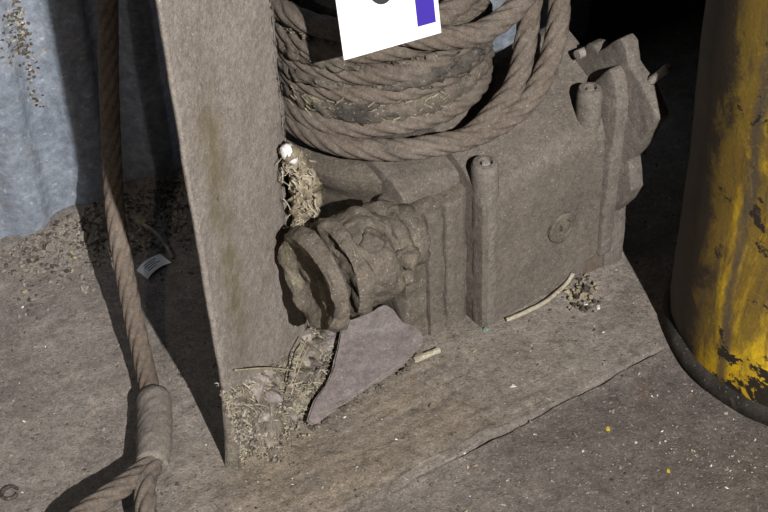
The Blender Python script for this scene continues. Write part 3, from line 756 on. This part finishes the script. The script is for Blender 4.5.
# ================================================================ YELLOW BARREL
def build_barrel():
    c = Vector((0.656, -0.225, 0)); r0 = 0.232
    root = empty('yellow_barrel', c)
    tag(root, 'large chipped yellow steel barrel with a black rim at the right', 'barrel')
    prof = [(0.20, 0.004), (r0 - 0.003, 0.012), (r0, 0.05), (r0, 0.30), (r0, 0.40), (r0, 0.72), (r0, 0.84), (r0 + 0.004, 0.852), (r0 - 0.004, 0.856), (r0 - 0.008, 0.842), (0.02, 0.84)]
    bm = lathe(prof, 128); 
    subdiv_to(bm, 0.02, 5)
    for v in bm.verts:
        rr = math.hypot(v.co.x, v.co.y)
        if rr > 0.1:
            d = 0.004 * mn.noise(Vector((v.co.x * 5, v.co.y * 5, v.co.z * 5))) + 0.001 * mn.noise(v.co * 30)
            v.co.x *= 1 + d / rr; v.co.y *= 1 + d / rr
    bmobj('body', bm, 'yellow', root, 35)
    rim = lathe([(r0 - 0.006, 0.0), (r0 + 0.006, 0.0), (r0 + 0.010, 0.006), (r0 + 0.009, 0.020), (r0 + 0.003, 0.028), (r0 - 0.004, 0.030)], 128, (0, 0, 0), 'z', False)
    rough(rim, 0.0015, 14, 2.0)
    bmobj('bottom_rim', rim, 'black', root, 45)
    bmobj('bung', lathe([(0.03, 0.83), (0.03, 0.852), (0.024, 0.856), (0.001, 0.856)], 24, (0.12, 0.05, 0)), 'black', root, 40)
build_barrel()

# ================================================================ NUMBER CARD
def build_card():
    # plane leaning back against the coil
    n = Vector((0.45, -1.0, 0.20)).normalized()
    p0 = Vector((-0.036, -0.244, 0.519)); p1 = Vector((0.089, -0.188, 0.518))
    ex = (p1 - p0).normalized(); ey = n.cross(ex).normalized()
    W_, H_ = (p1 - p0).length, 0.19
    root = empty('number_card', p0)
    root.rotation_euler = Matrix((ex, ey, n)).transposed().to_euler()
    tag(root, 'white numbered card with a violet block leaning on the rope coil', 'card')
    bmobj('sheet', box((0, 0, -0.0014), (W_, H_, 0.0), 0.0), 'card', root)
    v_, f_ = sweep([Vector((0.07, 0.05, -0.001)), Vector((0.072, 0.07, -0.03)), Vector((0.075, 0.06, -0.10)), Vector((0.08, 0.03, -0.16))], 0.003, 8)
    pyobj('holder_rod', v_, f_, 'bolt', root, True)
    bmobj('violet_block', box((0.1050, 0.0163, 0.0), (0.1310, 0.17, 0.0003)), 'blue', root)
    # digit: a bold zero-like stroke whose foot shows at the picture's edge
    bm = bmesh.new(); N = 40; ringo = []; ringi = []
    for k in range(N):
        a = 2 * math.pi * k / N
        ringo.append(bm.verts.new((0.0620 + 0.026 * math.cos(a), 0.108 + 0.0505 * math.sin(a), 0.0003)))
        ringi.append(bm.verts.new((0.0620 + 0.014 * math.cos(a), 0.108 + 0.037 * math.sin(a), 0.0003)))
    for k in range(N): bm.faces.new((ringo[k], ringo[(k + 1) % N], ringi[(k + 1) % N], ringi[k]))
    bmobj('digit', bm, 'ink', root)
build_card()

# ================================================================ SMALL THINGS
def build_slab():
    n = Vector((-0.04, -0.15, 1.0)).normalized(); q = Vector((0.0, -0.265, 0.036))
    xy = [(-0.066, -0.200), (-0.040, -0.188), (-0.004, -0.176), (0.014, -0.188), (0.050, -0.238), (0.049, -0.252), (0.018, -0.288), (-0.05, -0.335), (-0.115, -0.378), (-0.124, -0.374), (-0.108, -0.335), (-0.088, -0.290), (-0.078, -0.250)]
    bm = bmesh.new()
    top = []
    for x, y in xy:
        z = q.z - (n.x * (x - q.x) + n.y * (y - q.y)) / n.z
        top.append(Vector((x, y, z)))
    A = [bm.verts.new(p) for p in top]; B = [bm.verts.new(p + Vector((0, 0, -0.009))) for p in top]
    bm.faces.new(A); bm.faces.new(B[::-1])
    for i in range(len(A)): bm.faces.new((A[i], B[i], B[(i + 1) % len(A)], A[(i + 1) % len(A)]))
    bmesh.ops.recalc_face_normals(bm, faces=bm.faces)
    bmesh.ops.bevel(bm, geom=bm.edges[:], offset=0.003, segments=2, affect='EDGES')
    bmesh.ops.triangulate(bm, faces=bm.faces[:])
    subdiv_to(bm, 0.012, 5); rough(bm, 0.005, 18, 1.0, 0.0012)
    c = Vector((-0.03, -0.28, 0.0))
    for v in bm.verts: v.co -= c
    o = bmobj('stone_plate', bm, 'slab', None, 50); o.location = c
    tag(o, 'smooth violet-grey flat plate fragment leaning below the shaft coupling', 'fragment')
    # dirt packed under it so that it rests on the floor
    it = []
    r = random.Random(9)
    for k in range(380):
        i = r.randrange(len(top)); p = top[i].lerp(top[(i + 1) % len(top)], r.random()); f = r.random()
        p = p.lerp(Vector((-0.03, -0.265, 0.03)), r.uniform(0.02, 0.9)); g = fz(p.x, p.y)
        it.append((p.x, p.y, g + max(0, p.z - 0.014 - g) * r.random(), r.uniform(0.004, 0.010)))
    d = heap('packed_dirt', it, 'caked'); tag(d, 'brown dirt packed beneath the violet-grey plate fragment', 'dirt', None, 'stuff')
build_slab()

def build_fibre():
    root = empty('fibre_wad', (-0.118, -0.235, 0.23))
    tag(root, 'shaggy tan fibre wad with a white tip hanging beside the post edge', 'fibre wad')
    inv = -root.location
    axis_ = [(-0.119, -0.247, 0.398), (-0.113, -0.246, 0.375), (-0.104, -0.240, 0.340), (-0.103, -0.240, 0.305), (-0.106, -0.243, 0.270), (-0.108, -0.244, 0.240), (-0.104, -0.235, 0.20), (-0.10, -0.22, 0.14)]
    path = catmull([Vector(p) + inv for p in axis_], 0.004)
    v_, f_ = sweep(path, 0.0145, 20, jitter=0.018, seed=2, taper=lambda t: 0.35 + 0.75 * math.sin(math.pi * min(1, t * 1.3 + 0.08)) if t < 0.6 else 0.75)
    pyobj('wad', v_, f_, 'fibre', root, True)
    r = random.Random(11); st = [[], []]
    for k in range(420):
        p = path[r.randrange(4, len(path) - 6)] + Vector((r.gauss(0, 0.009), r.gauss(-0.008, 0.008), r.gauss(0, 0.004)))
        L = r.uniform(0.006, 0.02); dv = Vector((r.gauss(0, 0.5), r.gauss(-0.2, 0.4), r.gauss(-0.6, 0.5))).normalized() * L
        st[k % 2].append((p, p + dv, Vector((r.gauss(0, .002), 0, 0)), r.uniform(0.0005, 0.0012)))
    strands('fibres', st[0], 'straw', root)['kind'] = 'stuff'
    strands('dull_fibres', st[1], 'strawdull', root)['kind'] = 'stuff'
    v_, f_ = sweep([Vector(p) + inv for p in ((-0.1215, -0.2530, 0.402), (-0.119, -0.2535, 0.396), (-0.116, -0.2535, 0.388), (-0.113, -0.2535, 0.380), (-0.110, -0.2525, 0.372))], 0.0085, 12, jitter=0.004, seed=8, taper=lambda t: 0.4 + 0.9 * math.sin(math.pi * min(0.97, t + 0.05)))
    o = pyobj('white_tip', v_, f_, 'whitefibre', root, True); o['label'] = 'white fluffy tip'
build_fibre()

def build_tag():
    # curled paper tag lying on the floor in the post's shadow
    root = empty('paper_tag', (-0.377, 0.000, fz(-0.377, 0.0) + 0.001)); root.rotation_euler = (R(12), 0, R(48))
    tag(root, 'small curled white printed tag on the floor behind the cable', 'tag')
    def strip(x0, x1, y0, y1, up_, nm, mt, n=12):
        vs = []; fs = []
        for i in range(n + 1):
            x = x0 + (x1 - x0) * i / n
            z = 0.10 * x * x * 18 * 0.35 + 0.006; bend = -9.0 * x * x + 0.003
            for y in (y0, y1):
                vs.append((x, y + bend, z + up_))
            for y in (y0, y1):
                vs.append((x, y + bend, z + up_ - 0.0004))
        for i in range(n):
            a = i * 4
            fs += [(a, a + 4, a + 5, a + 1), (a + 2, a + 3, a + 7, a + 6), (a, a + 2, a + 6, a + 4), (a + 1, a + 5, a + 7, a + 3)]
        fs += [(0, 1, 3, 2), (n * 4, n * 4 + 2, n * 4 + 3, n * 4 + 1)]
        return pyobj(nm, vs, fs, mt, root)
    strip(-0.026, 0.026, -0.013, 0.013, 0, 'paper', 'paper')
    for k, (x0, x1) in enumerate(((-0.012, 0.014), (-0.014, 0.010), (-0.012, 0.015), (-0.013, 0.006))):
        y = 0.007 - k * 0.0042
        strip(x0, x1, y - 0.0008, y + 0.0008, 0.0003, 'print_line', 'greyink')
    a = Vector((-0.402, 0.105, fz(-0.402, 0.105) + 0.012)); b = Vector((-0.345, 0.020, fz(-0.345, 0.02) + 0.004))
    v_, f_ = sweep(catmull([a - a, (b - a) * 0.5 + Vector((0.004, 0.002, 0.006)), b - a], 0.006), 0.0034, 8, jitter=0.001)
    o = pyobj('twig', v_, f_, 'twig', None, True); o.location = a
    tag(o, 'thin grey twig lying in the shadow just behind the paper tag', 'twig')
build_tag()

def one(name, loc, size, mat, label, cat, group=None, scl=(1, 1, 1), k=0, rz=0.0):
    lv, lf = LUMPS[k % 10]
    o = pyobj(name, lv * size * np.array(scl), lf, mat); o.location = (loc[0], loc[1], fz(loc[0], loc[1]) + size * scl[2] * 0.25 + (loc[2] if len(loc) > 2 else 0))
    o.rotation_euler = (0, 0, rz)
    return tag(o, label, cat, group)

def build_bits():
    # cream stub of cane
    p = Vector((0.055, -0.247, 0)); p.z = fz(p.x, p.y) + 0.006; dirv = Vector((0.0195, 0.0085, 0.001))
    v_, f_ = sweep([-dirv, -dirv * 0.4, dirv * 0.4, dirv], 0.0048, 10, jitter=0.0006)
    o = pyobj('cane_stub', v_, f_, 'straw', None, False); o.location = p
    tag(o, 'short cream cane stub lying beside the violet-grey plate fragment', 'cane stub')
    # curved cream strip along the gearbox foot
    pts = [O + U * a - V * b + Vector((0, 0, z)) for a, b, z in ((0.022, 0.012, 0.006), (0.055, 0.016, 0.006), (0.095, 0.017, 0.006), (0.130, 0.010, 0.007), (0.152, 0.006, 0.012), (0.160, 0.006, 0.024))]
    pts = [Vector((q.x, q.y, q.z + fz(q.x, q.y))) for q in pts]
    v_, f_ = sweep(catmull([q - pts[0] for q in pts], 0.005), 0.0036, 8, jitter=0.0006)
    o = pyobj('cream_strip', v_, f_, 'straw', None, True); o.location = pts[0]
    tag(o, 'thin curved cream strip lying along the foot of the gearbox', 'strip')
    # crumbs by the gearbox corner
    r = random.Random(21); it = [[], []]
    for k in range(110):
        x = 0.300 + r.gauss(0, 0.016); y = -0.120 + r.gauss(0, 0.022)
        it[k % 2].append((x, y, fz(x, y) + r.uniform(0, 0.010), r.uniform(0.002, 0.006)))
    d = heap_multi('crumb_pile', {'ochre': it[0], 'dark': it[1]}); tag(d, 'little pile of tan and dark crumbs beside the gearbox corner', 'crumbs', None, 'stuff')
    one('white_crumb', (0.306, -0.145), 0.008, 'chalk', 'white crumb at the front of the crumb pile by the gearbox', 'crumb', None, (1.2, 0.8, 0.8), 1)
    one('white_crumb', (0.326, -0.152), 0.006, 'chalk', 'white crumb on the right of the crumb pile by the gearbox', 'crumb', None, (0.8, 1.1, 0.8), 2)
    one('green_crumb', (0.148, -0.193), 0.007, 'verdigris', 'greenish crumb at the left corner of the gearbox foot', 'crumb', None, (1, 1, 1), 3)
    one('white_crumb', (0.176, -0.318), 0.0055, 'chalk', 'small white crumb on the streaky floor above the cracked joint', 'crumb', None, (1.2, 0.9, 0.7), 4)
    for (x, y, s, l) in ((0.299, -0.408, 0.005, 'larger yellow paint chip on the floor left of the barrel'), (0.367, -0.490, 0.0042, 'smaller yellow paint chip on the floor below the barrel')):
        one('paint_chip', (x, y), s, 'yellowchip', l, 'paint chip', None, (0.8, 1.3, 0.3), 5)
    one('paint_chip', (-0.515, 0.165), 0.009, 'ochre', 'ochre chip against the corrugated sheet where the post shadow begins', 'chip', None, (0.9, 1.1, 1), 6)
    # small split ring
    p = Vector((-0.527, -0.465, fz(-0.527, -0.465) + 0.003))
    v_, f_ = sweep([Vector((0.011 * math.cos(a), 0.011 * math.sin(a), 0)) for a in np.linspace(0.6, 6.0, 28)], 0.0026, 8)
    o = pyobj('split_ring', v_, f_, 'dark', None, True); o.location = p
    tag(o, 'small dark split ring lying on the floor in the lower left corner', 'ring')
build_bits()

# rubble at the foot of the sheet
def build_rubble():
    r = random.Random(31)
    def spot_():
        s = r.gauss(0.20, 0.12); d = abs(r.gauss(0, 0.065)) + 0.022
        x = -0.643 + WD[0] * s + WN[0] * d; y = 0.086 + WD[1] * s + WN[1] * d
        return x, y
    for k in range(26):
        x, y = spot_()
        mt = r.choice(['stone', 'stone', 'ochre', 'post']); tn = {'stone': 'grey', 'ochre': 'tan', 'post': 'brown-grey'}[mt]
        one('stone', (x, y), r.uniform(0.008, 0.016), mt, 'small %s stone in the rubble at the foot of the corrugated sheet' % tn, 'stone', tn + ' stones at the foot of the corrugated sheet', (1.2, 0.9, 0.8), k, r.uniform(0, 6))
    sets = {'stone': [], 'ochre': [], 'dark': [], 'caked': [], 'post': []}
    for k in range(1900):
        x, y = spot_(); sz = r.uniform(0.0018, 0.0062)
        sets[r.choice(['stone', 'stone', 'stone', 'caked', 'caked', 'ochre', 'post', 'dark'])].append((x, y, fz(x, y) + sz * 0.3, sz))
    tag(heap_multi('rubble_grit', sets), 'mixed grit and crumbs heaped along the foot of the corrugated sheet', 'grit', None, 'stuff')
build_rubble()

# loose grit all over the floor
def build_grit():
    r = random.Random(41); sets = {'stone': [], 'chalk': [], 'dark': [], 'ochre': []}
    for k in range(3400):
        x = r.uniform(-0.75, 0.75); y = r.uniform(-0.62, 0.35)
        wq = (x + 0.643) * -math.sin(R(26.5)) + (y - 0.086) * math.cos(R(26.5))
        la, lb = (x - O.x) * U.x + (y - O.y) * U.y, (x - O.x) * V.x + (y - O.y) * V.y
        if wq > -0.03 or (-0.13 < la < 0.27 and lb > 0.0) or math.hypot(x - 0.656, y + 0.225) < 0.25: continue
        sz = 0.0009 + 0.0030 * r.random() ** 3
        t = r.choice(['stone', 'stone', 'stone', 'dark', 'dark', 'chalk', 'ochre'])
        if t == 'chalk': sz *= 0.8
        sets[t].append((x, y, fz(x, y) + sz * 0.25, sz))
    for k in range(45):
        x = r.gauss(0.43, 0.05); y = r.gauss(-0.47, 0.04); sz = r.uniform(0.001, 0.0022); sets['chalk'].append((x, y, fz(x, y) + sz * 0.25, sz))
    tag(heap_multi('floor_grit', sets), 'fine white and dark grit scattered over the concrete floor', 'grit', None, 'stuff')
build_grit()
